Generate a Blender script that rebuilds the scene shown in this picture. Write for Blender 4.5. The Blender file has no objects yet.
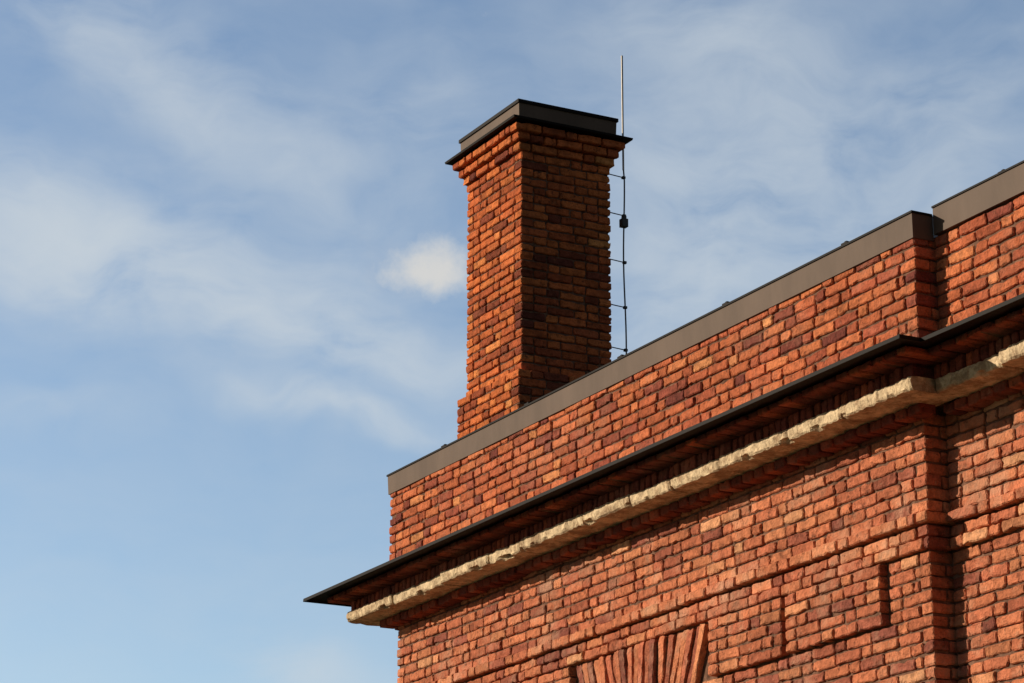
import bpy, math, random
import numpy as np
from mathutils import Vector, Matrix, noise
random.seed(7)
R=random.random
def U(a,b): return a+(b-a)*random.random()
D=bpy.data; scene=bpy.context.scene
scene.view_settings.view_transform='Standard'
scene.view_settings.look='None'; scene.view_settings.exposure=0

# ---------------- dimensions (metres, eye level z=0, ground z=-1.6) -------------
GZ=-1.6
W=10.0; RET=0.16; W2=-0.06            # parapet plane, set-back of right part, lower wall recess
XL,XR,XE=-20.85,-13.30,-4.0; YB=20.0
ZT,ZB=5.932,5.765
CO=0.079                               # course height

# ---------------- material helpers ----------------
def mat(name):
    m=D.materials.new(name); m.use_nodes=True
    nt=m.node_tree; b=nt.nodes['Principled BSDF']
    return m,nt,b
def N(nt,t,**k):
    n=nt.nodes.new(t)
    for a,v in k.items():
        if a in n.inputs: n.inputs[a].default_value=v
        else: setattr(n,a,v)
    return n
def ramp(nt,stops,interp='LINEAR'):
    n=nt.nodes.new('ShaderNodeValToRGB'); cr=n.color_ramp; cr.interpolation=interp
    while len(cr.elements)<len(stops): cr.elements.new(0.5)
    for e,(p,c) in zip(cr.elements,stops):
        e.position=p; e.color=(c[0],c[1],c[2],1) if hasattr(c,'__len__') else (c,c,c,1)
    return n
def L(nt,a,b): nt.links.new(a,b)
def mixc(nt,f,a,b,bt='MIX'):
    n=nt.nodes.new('ShaderNodeMix'); n.data_type='RGBA'; n.blend_type=bt
    for s,v in ((0,f),(6,a),(7,b)):
        if hasattr(v,'is_linked') or hasattr(v,'links'): L(nt,v,n.inputs[s])
        else: n.inputs[s].default_value=v if s==0 else ((*v,1) if len(v)==3 else v)
    return n.outputs[2]

def brick_material(name,stops,dark=1.0,bloom=(0.42,0.21,0.14),bl=0.45,grime=0.5):
    m,nt,b=mat(name)
    at=N(nt,'ShaderNodeAttribute',attribute_name='bcol')
    sep=N(nt,'ShaderNodeSeparateColor'); L(nt,at.outputs['Color'],sep.inputs[0])
    rp=ramp(nt,stops); L(nt,sep.outputs[0],rp.inputs[0])
    tc=N(nt,'ShaderNodeTexCoord')
    n1=N(nt,'ShaderNodeTexNoise',Scale=15.0,Detail=4.0,Roughness=0.8); L(nt,tc.outputs['Object'],n1.inputs['Vector'])
    r1=ramp(nt,[(0.3,0.42),(0.5,0.97),(0.72,1.38)]); L(nt,n1.outputs[0],r1.inputs[0])
    c=mixc(nt,0.85,rp.outputs[0],r1.outputs[0],'MULTIPLY')
    n3=N(nt,'ShaderNodeTexNoise',Scale=1.9,Detail=4.0,Roughness=0.75); L(nt,tc.outputs['Object'],n3.inputs['Vector'])
    r3=ramp(nt,[(0.50,0.0),(0.72,bl)]); L(nt,n3.outputs[0],r3.inputs[0])
    c=mixc(nt,r3.outputs[0],c,bloom)
    r3b=ramp(nt,[(0.30,grime),(0.48,0.0)]); L(nt,n3.outputs[0],r3b.inputs[0])
    c=mixc(nt,r3b.outputs[0],c,(0.13,0.04,0.025))
    sc=N(nt,'ShaderNodeSeparateColor'); L(nt,n1.outputs['Color'],sc.inputs[0])
    r4=ramp(nt,[(0.57,0.0),(0.68,0.75)]); L(nt,sc.outputs[1],r4.inputs[0])
    c=mixc(nt,r4.outputs[0],c,(0.10,0.035,0.022))
    r5=ramp(nt,[(0.62,0.0),(0.72,0.5)]); L(nt,sc.outputs[2],r5.inputs[0])
    c=mixc(nt,r5.outputs[0],c,bloom)
    v=N(nt,'ShaderNodeMath',operation='MULTIPLY_ADD'); L(nt,sep.outputs[1],v.inputs[0]); v.inputs[1].default_value=0.38*dark; v.inputs[2].default_value=0.82*dark
    c=mixc(nt,1.0,c,v.outputs[0],'MULTIPLY')
    L(nt,c,b.inputs['Base Color'])
    b.inputs['Roughness'].default_value=0.95
    b.inputs['Specular IOR Level'].default_value=0.1
    n5=N(nt,'ShaderNodeTexNoise',Scale=45.0,Detail=3.0,Roughness=0.75); L(nt,tc.outputs['Object'],n5.inputs['Vector'])
    ad=N(nt,'ShaderNodeMath',operation='MULTIPLY_ADD'); L(nt,n1.outputs[0],ad.inputs[0]); ad.inputs[1].default_value=1.8; L(nt,n5.outputs[0],ad.inputs[2])
    bm=N(nt,'ShaderNodeBump',Strength=1.0,Distance=0.012); L(nt,ad.outputs[0],bm.inputs['Height'])
    L(nt,bm.outputs[0],b.inputs['Normal'])
    return m
M_BR=brick_material('weathered_red_brick',[(0.0,(0.20,0.055,0.042)),(0.22,(0.38,0.095,0.052)),(0.5,(0.53,0.145,0.064)),(0.8,(0.60,0.19,0.078)),(1.0,(0.66,0.27,0.11))],1.0)
M_CH=brick_material('chimney_brick',[(0.0,(0.15,0.042,0.03)),(0.22,(0.36,0.085,0.036)),(0.5,(0.54,0.135,0.045)),(0.85,(0.62,0.18,0.055)),(1.0,(0.70,0.27,0.09))],1.0,(0.52,0.2,0.09),0.2,0.6)
M_LO=brick_material('dusty_wall_brick',[(0.0,(0.27,0.085,0.06)),(0.25,(0.45,0.135,0.075)),(0.6,(0.57,0.185,0.092)),(0.9,(0.62,0.235,0.115)),(1.0,(0.66,0.31,0.16))],1.0,(0.56,0.33,0.22),0.7)

def simple(name,col,rough,nscale,var,bump=0.3,bd=0.01,metal=0.0,spec=0.5,stain=None,stretch=None):
    m,nt,b=mat(name)
    tc=N(nt,'ShaderNodeTexCoord'); vec=tc.outputs['Object']
    if stretch:
        mp=N(nt,'ShaderNodeMapping'); mp.inputs['Scale'].default_value=stretch; L(nt,vec,mp.inputs[0]); vec=mp.outputs[0]
    n1=N(nt,'ShaderNodeTexNoise',Scale=nscale,Detail=5.0,Roughness=0.7); L(nt,vec,n1.inputs['Vector'])
    r1=ramp(nt,[(0.3,1-var),(0.7,1+var)]); L(nt,n1.outputs[0],r1.inputs[0])
    c=mixc(nt,1.0,col,r1.outputs[0],'MULTIPLY')
    if stain:
        n2=N(nt,'ShaderNodeTexNoise',Scale=nscale*0.45,Detail=7.0,Roughness=0.8); 
        L(nt,vec,n2.inputs['Vector'])
        r2=ramp(nt,[(0.46,0.0),(0.58,0.8)]); L(nt,n2.outputs[0],r2.inputs[0])
        c=mixc(nt,r2.outputs[0],c,stain)
    L(nt,c,b.inputs['Base Color'])
    b.inputs['Roughness'].default_value=rough; b.inputs['Metallic'].default_value=metal
    b.inputs['Specular IOR Level'].default_value=spec
    bm=N(nt,'ShaderNodeBump',Strength=bump,Distance=bd); L(nt,n1.outputs[0],bm.inputs['Height']); L(nt,bm.outputs[0],b.inputs['Normal'])
    return m
M_MO=simple('lime_mortar',(0.16,0.085,0.057),0.95,14,0.7,0.9,0.012,spec=0.05)
M_CAP=simple('taupe_sheet_metal',(0.128,0.088,0.067),0.6,2.0,0.20,0.15,0.01,spec=0.12,stretch=(1,1,0.35))
M_BLK=simple('dark_brown_sheet_metal',(0.009,0.006,0.005),0.6,5,0.25,0.1,0.01,spec=0.10)
M_STONE=simple('weathered_limestone',(0.66,0.50,0.32),0.9,12,0.35,0.8,0.025,spec=0.1,stain=(0.27,0.165,0.095))
M_ROOF=simple('roof_sheet',(0.04,0.035,0.03),0.7,2,0.2)
M_GR=simple('grass_ground',(0.045,0.06,0.025),0.95,0.6,0.4,0.6,0.1)
M_ALU=simple('weathered_aluminium',(0.40,0.36,0.32),0.5,20,0.1,0.05,metal=0.3)
M_CBL=simple('dark_conductor',(0.04,0.04,0.045),0.6,20,0.2)
M_GLASS=simple('window_glass',(0.03,0.035,0.04),0.08,1,0.1,0.02)
M_FRAME=simple('painted_window_frame',(0.3,0.26,0.2),0.6,10,0.1)

# ---------------- object helpers ----------------
def empty(name):
    e=D.objects.new(name,None); scene.collection.objects.link(e); return e
BLD=empty('brick_building'); CHM=empty('brick_chimney'); ROD=empty('lightning_rod')
def make(name,vs,fs,m,parent,cols=None,smooth=False):
    me=D.meshes.new(name); me.from_pydata(vs,[],fs); me.materials.append(m)
    if cols is not None:
        a=me.color_attributes.new('bcol','FLOAT_COLOR','POINT')
        a.data.foreach_set('color',np.array(cols,dtype=np.float32).ravel())
    me.update()
    o=D.objects.new(name,me); scene.collection.objects.link(o); o.parent=parent
    return o
class Acc:
    def __init__(s): s.v=[];s.f=[];s.c=[]
    def done(s,name,m,parent): return make(name,s.v,s.f,m,parent,s.c)

def brick_poly(acc,O,u,n,cor,off,depth,fine=True,col=None,inset=0.006,jit=0.0042):
    """irregular brick: cor = 4 (s,z) corners CCW, face at offset off along n"""
    pts=[]
    for i in range(4):
        a=cor[i]; b=cor[(i+1)%4]
        Lh=math.hypot(b[0]-a[0],b[1]-a[1])
        cc=lambda: min(U(0.003,0.013) if R()<0.86 else U(0.015,0.034),Lh*0.35)/Lh
        c1=cc(); c2=1-cc()
        ts=[c1,c2]
        if fine:
            k=max(1,int(Lh/0.05)); ts=[c1]+[c1+(c2-c1)*(j/(k+1)) for j in range(1,k+1)]+[c2]
        ux,uz=(b[0]-a[0])/Lh,(b[1]-a[1])/Lh
        for t in ts:
            j=U(-jit*0.6,jit)
            if fine and R()<0.08: j=U(0.005,0.013)
            pts.append((a[0]+ux*Lh*t-uz*j, a[1]+uz*Lh*t+ux*j))
    cx=sum(p[0] for p in pts)/len(pts); cz=sum(p[1] for p in pts)/len(pts)
    base=len(acc.v); m=len(pts)
    to=U(-0.005,0.005); tl=U(-0.022,0.022); tz=U(-0.06,0.06)
    if fine and R()<0.05: to-=U(0.002,0.006)
    def P(s,z,o): return (O[0]+u[0]*s+n[0]*o, O[1]+u[1]*s+n[1]*o, z)
    for (s,z) in pts: acc.v.append(P(s,z,off-depth))
    for (s,z) in pts: acc.v.append(P(s,z,off-0.007+to+tl*(s-cx)+tz*(z-cz)))
    for (s,z) in pts:
        d=math.hypot(s-cx,z-cz); k=max(0,1-inset*U(0.7,1.6)/max(d,0.02))
        acc.v.append(P(cx+(s-cx)*k,cz+(z-cz)*k*0.9,off+to+tl*(s-cx)+tz*(z-cz)+U(-0.0015,0.0015)))
    for j in range(m):
        k=(j+1)%m
        acc.f.append((base+j,base+k,base+m+k,base+m+j))
        acc.f.append((base+m+j,base+m+k,base+2*m+k,base+2*m+j))
    acc.f.append(tuple(base+2*m+j for j in range(m)))
    acc.f.append(tuple(base+j for j in reversed(range(m))))
    if col is None:
        col=min(1,max(0,random.gauss(0.52,0.22)))
        if R()<0.05: col=U(0,0.12)
    c=(col,R(),R(),1)
    acc.c+= [c]*(3*m)

JT=0.0115
def course_row(acc,O,u,n,s0,s1,z,h,off,depth,k,fine=True,unit=0.262,zwob=0.0):
    s=s0; i=0
    pat=[1,1,0]; ph=(k*2)%3
    first=True
    while s<s1-0.02:
        ln=unit if pat[(i+ph)%3] else unit*0.48
        if first and k%2: ln=unit*0.48
        first=False
        ln*=U(0.92,1.08)
        e=min(s+ln,s1)
        if s1-e<0.05: e=s1
        i+=1
        w1=noise.noise((s*0.9,k*0.13,3.0))*zwob; w2=noise.noise((e*0.9,k*0.13,3.0))*zwob
        a,b=s+JT/2,e-JT/2
        if s<=s0+1e-6:a=s
        if e>=s1-1e-6:b=e
        q=lambda:U(-.003,.003)
        brick_poly(acc,O,u,n,[(a,z+JT/2+w1+q()),(b,z+JT/2+w2+q()),(b,z+h-JT/2+w2+q()),(a,z+h-JT/2+w1+q())],off,depth,fine)
        s=e

def box(vs,fs,x0,x1,y0,y1,z0,z1):
    b=len(vs)
    for x in(x0,x1):
        for y in(y0,y1):
            for z in(z0,z1): vs.append((x,y,z))
    for f in((0,1,3,2),(4,6,7,5),(0,4,5,1),(2,3,7,6),(0,2,6,4),(1,5,7,3)): fs.append(tuple(b+i for i in f))
def boxes(name,lst,m,parent,bev=0.0):
    vs=[];fs=[]
    for b in lst: box(vs,fs,*b)
    o=make(name,vs,fs,m,parent)
    if bev:
        md=o.modifiers.new('bevel','BEVEL'); md.width=bev; md.segments=2
    return o
def offpt(o,kind):
    return {0:(XL-o,YB),1:(XL-o,W-o),2:(XR+o,W-o),3:(XR+o,W+RET-o),4:(XE,W+RET-o)}[kind]
def sweep(name,prof,kinds,m,parent):
    vs=[];fs=[];k=len(prof)
    for q in kinds:
        for (o,z) in prof:
            x,y=offpt(o,q); vs.append((x,y,z))
    for i in range(len(kinds)-1):
        for j in range(k):
            l=(j+1)%k
            fs.append((i*k+j,i*k+l,(i+1)*k+l,(i+1)*k+j))
    fs.append(tuple(range(k))); fs.append(tuple(reversed(range((len(kinds)-1)*k,len(kinds)*k))))
    return make(name,vs,fs,m,parent)

uA=(1,0,0); nA=(0,-1,0); uR=(0,1,0); nR=(1,0,0); uS=(0,-1,0); nS=(-1,0,0)
T=0.125; MD=0.017
# ---------------- mortar cores ----------------
sweep('parapet_mortar',[(-MD,4.90),(-MD,5.80),(-0.36,5.80),(-0.36,4.90)],[0,1,2,3,4],M_MO,BLD)
sweep('wall_mortar',[(W2-MD,GZ),(W2-MD,4.90),(-0.5,4.90),(-0.5,GZ)],[0,1,2,3,4],M_MO,BLD)

# ---------------- brick walls ----------------
ZS=3.94
WC=-16.80
PAN=[(-15.84,-14.94,0.045),(-14.88,-13.82,0.05)]
PAN=[(2*WC-b,2*WC-a,o) for a,b,o in reversed(PAN)]+PAN
def bandoff(z):
    if ZS<z<ZS+CO: return 0.06
    if ZS-CO<z<ZS: return 0.02
    if ZS-2*CO<z<ZS-CO: return 0.04
    return 0
def segments(z,xl,xr):
    """front wall split into plain / projecting / open stretches at height z"""
    if ZS-7*CO<z<ZS-2*CO:
        out=[];s=xl
        for a,b,o in PAN[:2]:
            out.append((s,a-0.03,0)) if a-0.03-s>0.1 else None
            out.append((a,b,o)); s=b+0.03
        for a,b,o in PAN[2:]:
            out.append((a,b,o))
        out.append((PAN[-1][1]+0.03,xr,0))
        return out
    if ZS-8*CO<z<ZS-7*CO: return [(xl,WC-0.80,0),(WC+0.80,xr,0)]
    if 1.3<z<ZS-8*CO: return [(xl,WC-0.72,0),(WC+0.72,xr,0)]
    return [(xl,xr,bandoff(z))]
def wall_set(acc,z0,z1,off,seg=False,finez=2.4,k0=0,zw=0.006):
    nc=round((z1-z0)/CO); h=(z1-z0)/nc
    for k in range(nc):
        z=z0+k*h; fine=z>finez; kk=k+k0; zm=z+h/2
        ev=kk%2==0
        bo=bandoff(zm) if seg else 0
        xl,xr=XL-off,XR+off
        ss=segments(zm,xl,xr) if seg else [(xl,xr,0)]
        for a,b,o in ss:
            a2=(a-o if a==xl else a); b2=(b+o if b==xr else b)
            if a==xl and not ev: a2+=T
            if b==xr and not ev: b2-=T
            course_row(acc,(0,W,0),uA,nA,a2,b2,z,h,off+o,T-0.012+o,kk,fine,zwob=zw)
        y0=W-off-bo; y1=W+RET-off
        course_row(acc,(XR,0,0),uR,nR,y0+(T if ev else 0),y1+0.1,z,h,off+bo,0.1,0,fine)
        course_row(acc,(0,W+RET,0),uA,nA,xr+bo+0.005,XE,z,h,off+bo,T-0.012+bo,kk+1,fine,zwob=zw)
        course_row(acc,(XL,0,0),uS,nS,-YB,-(y0+(T if ev else 0)),z,h,off+bo,T-0.012,kk,False)
n_low=round((ZS-GZ)/CO); 
up=Acc(); wall_set(up,4.93,5.80,0.0,zw=0.012); up.done('parapet_bricks',M_BR,BLD)
lo=Acc()
wall_set(lo,ZS,4.66,W2,True,k0=1,zw=0.012)
wall_set(lo,ZS-n_low*CO,ZS,W2,True,k0=0,zw=0.012)
lo.done('wall_bricks',M_LO,BLD)
lst=[]
for a,b,o in PAN: lst.append((a+0.02,b-0.02,W-W2-o+MD,W-W2+0.05,ZS-7*CO+0.01,ZS-2*CO-0.005))
boxes('panel_mortar',lst,M_MO,BLD)
# splayed flat arch
ar=Acc(); nv=21
for i in range(nv):
    t0=(i-nv/2)/(nv/2); t1=(i+1-nv/2)/(nv/2)
    key=abs(i-nv//2)<=3
    zt=ZS-2*CO-0.006; zb=ZS-8*CO
    hb,ht=0.74,0.93
    brick_poly(ar,(0,W,0),uA,nA,[(WC+t0*hb+.008,zb),(WC+t1*hb-.008,zb),(WC+t1*ht-.008,zt+U(-.01,.005)),(WC+t0*ht+.008,zt+U(-.01,.005))],W2+(0.06 if key else 0.022)+U(-.014,.008),0.12,True,col=min(1,max(0,random.gauss(0.4,.28))),jit=0.005)
ar.done('window_flat_arch',M_LO,BLD)
boxes('window_glass',[(WC-0.72,WC+0.72,W-W2-0.0,W-W2+0.008,1.3,3.30)],M_GLASS,BLD)
boxes('window_frame',[(WC-0.715,WC-0.66,W-W2-0.03,W-W2-0.001,1.3,3.29),(WC+0.66,WC+0.715,W-W2-0.03,W-W2-0.001,1.3,3.29),(WC-0.03,WC+0.03,W-W2-0.028,W-W2-0.002,1.37,3.22),(WC-0.66,WC+0.66,W-W2-0.03,W-W2-0.001,3.22,3.29),(WC-0.66,WC+0.66,W-W2-0.03,W-W2-0.001,1.3,1.37)],M_FRAME,BLD)

# ---------------- cornice ----------------
P=0.546
sweep('cornice_metal_drip',[(-0.01,4.985),(P,4.902),(P+0.002,4.876),(P-0.012,4.876),(P-0.014,4.892),(-0.01,4.94)],[0,1,2,3,4],M_BLK,BLD)
hd=Acc()
def header_row(acc,O,u,n,s0,s1,z0,z1,off,depth,w=0.13,gap=.005,vz=.004):
    s=s0
    while s<s1-0.03:
        e=min(s+w*U(0.93,1.07),s1)
        if s1-e<0.05:e=s1
        brick_poly(acc,O,u,n,[(s+gap,z0+U(-vz,vz)),(e-gap,z0+U(-vz,vz)),(e-gap,z1),(s+gap,z1)],off+U(-.008,.004),depth,True,col=min(1,max(0,random.gauss(0.08,.12))))
        s=e
for (o,z0,z1,w,gap,vz) in ((0.40,4.853,4.895,0.13,.005,.004),(0.235,4.757,4.853,0.075,.005,.004),(0.06,4.605,4.672,0.135,.007,.008)):
    header_row(hd,(0,W,0),uA,nA,XL-o,XR+o,z0,z1,o,o+0.07,w,gap,vz)
    header_row(hd,(0,W+RET,0),uA,nA,XR+o+.004,XE,z0,z1,o,o+0.07,w,gap,vz)
    header_row(hd,(XL,0,0),uS,nS,-YB,-(W+0.08),z0,z1,o,o,w,gap,vz)
hd.done('cornice_header_bricks',M_BR,BLD)
sweep('cornice_core',[(0.20,4.70),(0.20,4.86),(0.38,4.864),(0.38,4.90),(-0.2,4.90),(-0.2,4.70)],[0,1,2,3,4],M_MO,BLD)
def stones(name,O,u,n,s0,s1,q,z0,z1,back):
    vs=[];fs=[];s=s0;idx=0
    while s<s1-0.02:
        e=min(s+U(0.45,1.0),s1)
        if s1-e<0.25:e=s1
        dz=U(-0.006,0.006); dq=U(-0.014,0.010)
        steps=max(4,int((e-s)/0.018)); base=len(vs)
        prof=[(-back,z1),(q-0.05,z1),(q-0.006,z1-0.003),(q,z1-0.014),(q+0.003,(z0*0.35+z1*0.65)),(q,(z0*0.7+z1*0.3)),(q-0.003,z0+0.012),(q-0.012,z0+0.002),(q-0.05,z0),(q-0.09,z0),(q-0.13,z0),(q-0.18,z0),(-back,z0)]
        k=len(prof)
        for i in range(steps+1):
            ss=s+0.003+(e-s-0.006)*i/steps
            edge=0.009 if i in(0,steps) else 0
            chip=max(0,noise.noise((ss*6,idx*3.1,1.0))-0.18)*0.09
            for j,(o,z) in enumerate(prof):
                if 0<j<k-1:
                    nn=noise.noise((ss*12,o*16+z*20,idx*5.0)); n2=noise.noise((ss*38,z*50+o*34,idx*5.0+9))
                    o2=o+dq+nn*0.010+n2*0.008-edge
                    z2=z+dz+noise.noise((ss*12,o*16,idx*5.0+20))*0.008+n2*0.004
                    if j in (6,7): o2-=chip; z2+=chip*0.7
                    if j in (2,3): o2-=chip*0.3
                else: o2,z2=o,z
                vs.append((O[0]+u[0]*ss+n[0]*o2,O[1]+u[1]*ss+n[1]*o2,z2))
        for i in range(steps):
            for j in range(k):
                l=(j+1)%k
                fs.append((base+i*k+j,base+i*k+l,base+(i+1)*k+l,base+(i+1)*k+j))
        fs.append(tuple(base+j for j in range(k))); fs.append(tuple(base+steps*k+j for j in reversed(range(k))))
        s=e; idx+=1
    return make(name,vs,fs,M_STONE,BLD)
Q=0.268
stones('cornice_stone_front',(0,W,0),uA,nA,XL-Q,XR+Q,Q,4.672,4.760,0.1)
stones('cornice_stone_right',(0,W+RET,0),uA,nA,XR+Q+0.002,XE,Q,4.672,4.760,0.1)
stones('cornice_stone_side',(XL,0,0),uS,nS,-YB,-(W+0.06),Q,4.672,4.760,0.1)

# ---------------- metal coping ----------------
sweep('coping_fascia',[(0.010,ZB),(0.016,ZT),(-0.38,ZT-0.02),(-0.38,ZB)],[0,1,2,3],M_CAP,BLD)
sweep('coping_top_sheet',[(0.024,ZT-0.006),(0.024,ZT+0.008),(-0.39,ZT-0.010),(-0.39,ZT-0.018)],[0,1,2,3],M_BLK,BLD)
up2=0.045
x0=XR+0.028; yf=W+RET
boxes('coping_fascia_right',[(x0,XE,yf-0.020,yf+0.4,ZB+up2-0.01,ZT+up2)],M_CAP,BLD)
boxes('coping_top_sheet_right',[(x0-0.002,XE,yf-0.028,yf+0.41,ZT+up2+0.001,ZT+up2+0.013)],M_BLK,BLD)
lst=[];x=XL+1.0
while x<XE:
    zz=ZT if x<XR else ZT+up2; yy=W if x<XR else yf
    if abs(x-XR)>0.15:
        lst.append((x-0.035,x+0.035,yy+0.0,yy+0.05,zz-0.005,zz+0.035)); lst.append((x-0.012,x+0.012,yy+0.012,yy+0.036,zz+0.034,zz+0.046))
    x+=1.45
boxes('conductor_holders',lst,M_BLK,BLD,0.003)
boxes('roof',[(XL+0.3,XE,W+0.36,YB,5.40,5.55)],M_ROOF,BLD)

# ---------------- chimney ----------------
CX0,CX1,CY0,CY1=-20.25,-19.255,10.42,11.29
CTOP=8.682
ch=Acc()
levels=[]; h=0.0745; nlev=int((CTOP-5.5)/h); z=CTOP-nlev*h
while z<CTOP-0.01:
    if z<6.48: o=0.057
    elif z>CTOP-h*1.1: o=0.098
    elif z>CTOP-h*2.1: o=0.062
    elif z>CTOP-h*3.1: o=0.029
    else: o=0.0
    levels.append((z,o)); z+=h
for k,(z,o) in enumerate(levels):
    x0,x1,y0,y1=CX0-o,CX1+o,CY0-o,CY1+o
    ev=k%2==0; t=T
    for (O,u,n,a,b) in (((0,y0,0),uA,nA,x0,x1),((x1,0,0),uR,nR,y0,y1),((0,y1,0),(-1,0,0),(0,1,0),-x1,-x0),((x0,0,0),uS,nS,-y1,-y0)):
        side=(u[1]!=0)
        full= ev!=side
        course_row(ch,O,u,n,a+(0 if full else t),b-(0 if full else t),z,h,0.0,t-0.012,k+(1 if side else 0),True,unit=0.25,zwob=0.006)
ch.done('chimney_bricks',M_CH,CHM)
boxes('chimney_mortar',[(CX0+0.017,CX1-0.017,CY0+0.017,CY1-0.017,5.3,8.68),(CX0-0.04,CX1+0.04,CY0-0.04,CY1+0.04,5.3,6.48),(CX0-0.042,CX1+0.042,CY0-0.042,CY1+0.042,8.62,8.685)],M_MO,CHM)
def ringbox(name,rings,m):
    vs=[];fs=[]
    for (o,z) in rings:
        for (x,y) in ((CX0-o,CY0-o),(CX1+o,CY0-o),(CX1+o,CY1+o),(CX0-o,CY1+o)): vs.append((x,y,z))
    for i in range(len(rings)-1):
        for j in range(4):
            l=(j+1)%4; fs.append((i*4+j,i*4+l,i*4+4+l,i*4+4+j))
    fs.append((3,2,1,0)); k=(len(rings)-1)*4; fs.append((k,k+1,k+2,k+3))
    return make(name,vs,fs,m,CHM)
ringbox('chimney_drip_flashing',[(0.143,8.688),(0.147,8.706),(0.05,8.752),(0.02,8.754)],M_BLK)
ringbox('chimney_cap_band',[(0.040,8.752),(0.044,8.880),(0.02,8.882)],M_CAP)
ringbox('chimney_cap_top',[(0.056,8.870),(0.056,8.900),(-0.2,8.92)],M_BLK)

# ---------------- lightning rod ----------------
def tube(name,pts,r,m,parent,seg=10):
    cu=D.curves.new(name,'CURVE'); cu.dimensions='3D'; cu.bevel_depth=r; cu.bevel_resolution=2; cu.use_fill_caps=True
    sp=cu.splines.new('POLY'); sp.points.add(len(pts)-1)
    for p,q in zip(sp.points,pts): p.co=(*q,1)
    cu.materials.append(m)
    o=D.objects.new(name,cu); scene.collection.objects.link(o); o.parent=parent; return o
rx,ry=CX1-0.095,CY1+0.188
tube('rod_tip',[(rx,ry,8.50),(rx,ry,9.57)],0.009,M_ALU,ROD)
pts=[];z=5.52
while z<8.5:
    pts.append((rx+0.006*math.sin(z*3.1),ry+0.006*math.sin(z*4.7),z)); z+=0.12
pts.append((rx,ry,8.52))
tube('down_conductor',pts,0.007,M_CBL,ROD)
lst=[]
for i,z in enumerate((8.43,8.08,7.655,7.25,6.87,6.25)):
    tube('bracket_arm' if i==0 else 'bracket_arm_%d'%(i+1),[(rx,CY1-0.02,z+0.012),(rx,ry+0.01,z)],0.005,M_CBL,ROD)
    lst.append((rx-0.014,rx+0.014,ry-0.016,ry+0.016,z-0.012,z+0.012))
lst.append((rx-0.028,rx+0.028,ry-0.033,ry+0.028,7.975,8.05))
lst.append((rx-0.017,rx+0.017,ry-0.018,ry+0.018,8.05,8.08))
boxes('clamps_and_test_joint',lst,M_CBL,ROD,0.004)

# ---------------- ground ----------------
me=D.meshes.new('ground'); me.from_pydata([(-600,-600,GZ),(600,-600,GZ),(600,600,GZ),(-600,600,GZ)],[],[(0,1,2,3)]); me.materials.append(M_GR)
scene.collection.objects.link(D.objects.new('ground',me))

# ---------------- light ----------------
SE,SA=math.radians(21),math.radians(216)
sd=Vector((math.cos(SE)*math.sin(SA),math.cos(SE)*math.cos(SA),math.sin(SE)))
sl=D.lights.new('sun','SUN'); sl.energy=5.0; sl.angle=math.radians(0.5); sl.color=(1.0,0.87,0.68)
so=D.objects.new('sun',sl); so.rotation_euler=sd.to_track_quat('Z','Y').to_euler(); so.location=(-30,-30,30); scene.collection.objects.link(so)

w=D.worlds.new('World'); scene.world=w; w.use_nodes=True; nt=w.node_tree
try:
    w.cycles.sampling_method='MANUAL'; w.cycles.sample_map_resolution=256
except Exception: pass
bg=nt.nodes['Background']; bg.inputs[1].default_value=0.10
sky=N(nt,'ShaderNodeTexSky',sky_type='NISHITA'); sky.sun_disc=False; sky.sun_elevation=SE; sky.sun_rotation=SA
sky.air_density=1.0; sky.dust_density=0.6; sky.ozone_density=1.5
tc=N(nt,'ShaderNodeTexCoord')
sp=N(nt,'ShaderNodeSeparateXYZ'); L(nt,tc.outputs['Generated'],sp.inputs[0])
def M(op,a,b=None,c=None,clamp=False):
    n=nt.nodes.new('ShaderNodeMath'); n.operation=op; n.use_clamp=clamp
    for i,v in enumerate((a,b,c)):
        if v is None: continue
        if hasattr(v,'links'): L(nt,v,n.inputs[i])
        else: n.inputs[i].default_value=v
    return n.outputs[0]
negx=M('MULTIPLY',sp.outputs[0],-1.0)
az=M('MULTIPLY',M('ARCTAN2',sp.outputs[1],negx),57.2958)   # compass angle, degrees
el=M('MULTIPLY',M('ARCSINE',sp.outputs[2]),57.2958)
cv=N(nt,'ShaderNodeCombineXYZ'); L(nt,az,cv.inputs[0]); L(nt,el,cv.inputs[1])
wn=N(nt,'ShaderNodeTexNoise',Scale=0.35,Detail=2.0,Roughness=0.45); L(nt,cv.outputs[0],wn.inputs['Vector'])
wv=N(nt,'ShaderNodeVectorMath',operation='MULTIPLY_ADD'); L(nt,wn.outputs['Color'],wv.inputs[0]); wv.inputs[1].default_value=(2.2,2.2,0); L(nt,cv.outputs[0],wv.inputs[2])
wv2=N(nt,'ShaderNodeVectorMath',operation='SUBTRACT'); L(nt,wv.outputs[0],wv2.inputs[0]); wv2.inputs[1].default_value=(1.1,1.1,0)
mp=N(nt,'ShaderNodeMapping'); L(nt,wv2.outputs[0],mp.inputs[0]); mp.inputs['Rotation'].default_value=(0,0,math.radians(26)); mp.inputs['Scale'].default_value=(0.22,0.60,1)
n1=N(nt,'ShaderNodeTexNoise',Scale=1.0,Detail=7.0,Roughness=0.56); L(nt,mp.outputs[0],n1.inputs['Vector'])
n2=N(nt,'ShaderNodeTexNoise',Scale=0.6,Detail=6.0,Roughness=0.55); L(nt,wv2.outputs[0],n2.inputs['Vector'])
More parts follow.
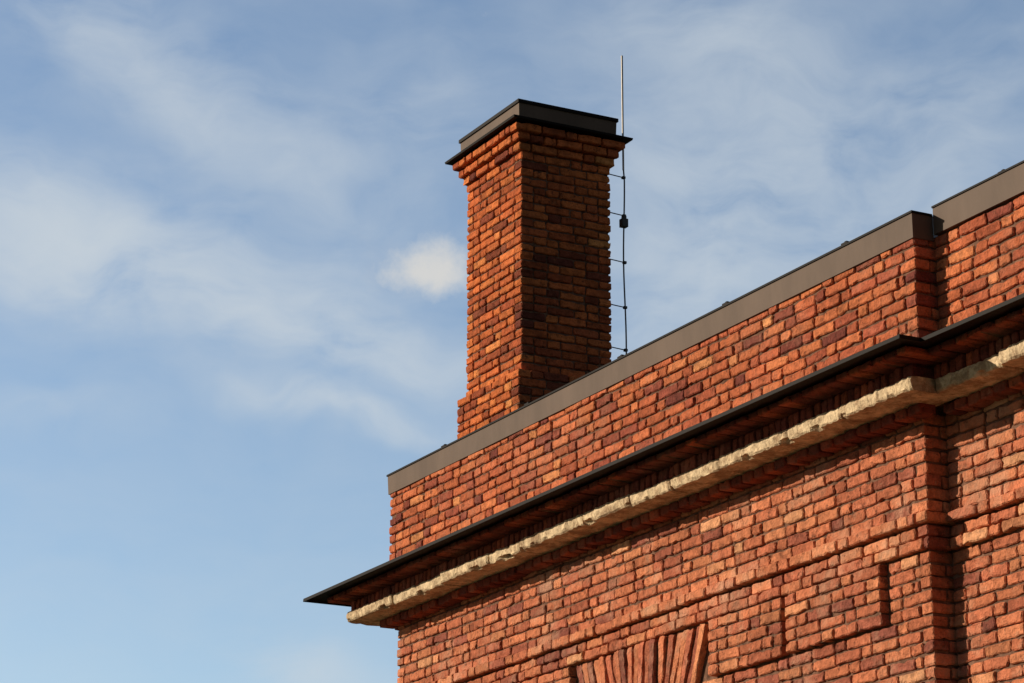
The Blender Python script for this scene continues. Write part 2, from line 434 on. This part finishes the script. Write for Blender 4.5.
def blob(sx,sy,hw,hh,tilt,st,acc=None,warp=True):
    a0=28.2+(sx-512)/46.2; e0=17.18-(sy-341)/48.4
    m=nt.nodes.new('ShaderNodeMapping'); m.vector_type='TEXTURE'
    L(nt,(wv2 if warp else cv).outputs[0],m.inputs[0])
    m.inputs['Location'].default_value=(a0,e0,0); m.inputs['Rotation'].default_value=(0,0,math.radians(tilt)); m.inputs['Scale'].default_value=(hw/46.2,hh/48.4,1)
    d=N(nt,'ShaderNodeVectorMath',operation='DOT_PRODUCT'); L(nt,m.outputs[0],d.inputs[0]); L(nt,m.outputs[0],d.inputs[1])
    g=M('POWER',0.367879,d.outputs['Value'])
    return M('MULTIPLY_ADD',g,st,acc if acc is not None else 0.0)
acc=0.11
for b in ((60,255,230,60,-8,1.2),(310,335,190,36,-10,0.9),(150,80,220,50,-28,0.6),(780,170,180,130,-10,0.7),(420,110,80,70,0,0.30),
          (350,412,100,15,-10,1.1),(60,420,80,18,0,0.25),(330,680,70,22,-15,0.6),(680,290,110,70,20,0.6),(980,110,70,60,20,0.3),(700,20,90,40,-20,0.3)):
    acc=blob(*b[:5],b[5],acc)
tex=M('MULTIPLY_ADD',n1.outputs[0],2.8,-0.98); tex=M('MULTIPLY_ADD',n2.outputs[0],1.1,M('ADD',tex,-0.42))
dens=M('MULTIPLY',M('MAXIMUM',M('ADD',tex,0.12),0.0),acc)
hi=M('SUBTRACT',1.0,M('POWER',0.367879,M('MULTIPLY',dens,1.55)))
n3=N(nt,'ShaderNodeTexNoise',Scale=1.1,Detail=6.0,Roughness=0.6); L(nt,cv.outputs[0],n3.inputs['Vector'])
puff=blob(415,280,52,17,0,0.45,blob(432,264,54,32,-5,1.0,None,False),False)
puff=M('MULTIPLY',M('SUBTRACT',M('ADD',puff,M('MULTIPLY_ADD',n3.outputs[0],1.4,-0.7)),0.20),0.95,None,True)
puff=M('SMOOTH_MIN',puff,0.82,0.3)
allc=M('MAXIMUM',M('MULTIPLY',hi,0.92),puff,None,True)
cc=mixc(nt,puff,(5.9,6.5,7.0),(7.8,7.3,6.5))
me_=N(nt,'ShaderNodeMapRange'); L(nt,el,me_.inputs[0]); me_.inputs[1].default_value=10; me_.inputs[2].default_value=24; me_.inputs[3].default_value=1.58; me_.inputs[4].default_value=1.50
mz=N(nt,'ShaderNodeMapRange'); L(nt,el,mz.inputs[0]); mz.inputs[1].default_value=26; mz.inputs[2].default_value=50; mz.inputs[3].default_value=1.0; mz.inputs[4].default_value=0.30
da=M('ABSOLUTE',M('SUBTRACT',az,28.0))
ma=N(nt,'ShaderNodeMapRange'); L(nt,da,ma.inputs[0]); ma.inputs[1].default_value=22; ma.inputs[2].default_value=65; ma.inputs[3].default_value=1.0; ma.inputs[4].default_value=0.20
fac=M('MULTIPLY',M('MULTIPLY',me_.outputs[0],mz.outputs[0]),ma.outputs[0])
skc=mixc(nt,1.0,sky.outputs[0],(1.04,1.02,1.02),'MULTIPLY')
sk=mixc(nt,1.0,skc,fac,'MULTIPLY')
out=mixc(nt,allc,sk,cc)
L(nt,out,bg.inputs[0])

# ---------------- camera ----------------
cam=D.cameras.new('camera'); co=D.objects.new('camera',cam); scene.collection.objects.link(co)
hdg,pit=math.radians(28.22),math.radians(17.176)
fw=Vector((-math.cos(hdg)*math.cos(pit),math.sin(hdg)*math.cos(pit),math.sin(pit)))
co.rotation_euler=fw.to_track_quat('-Z','Y').to_euler(); co.location=(0,0,0)
cam.sensor_width=36; cam.lens=2770.9*36/1024; cam.clip_end=3000; cam.clip_start=0.1
scene.camera=co
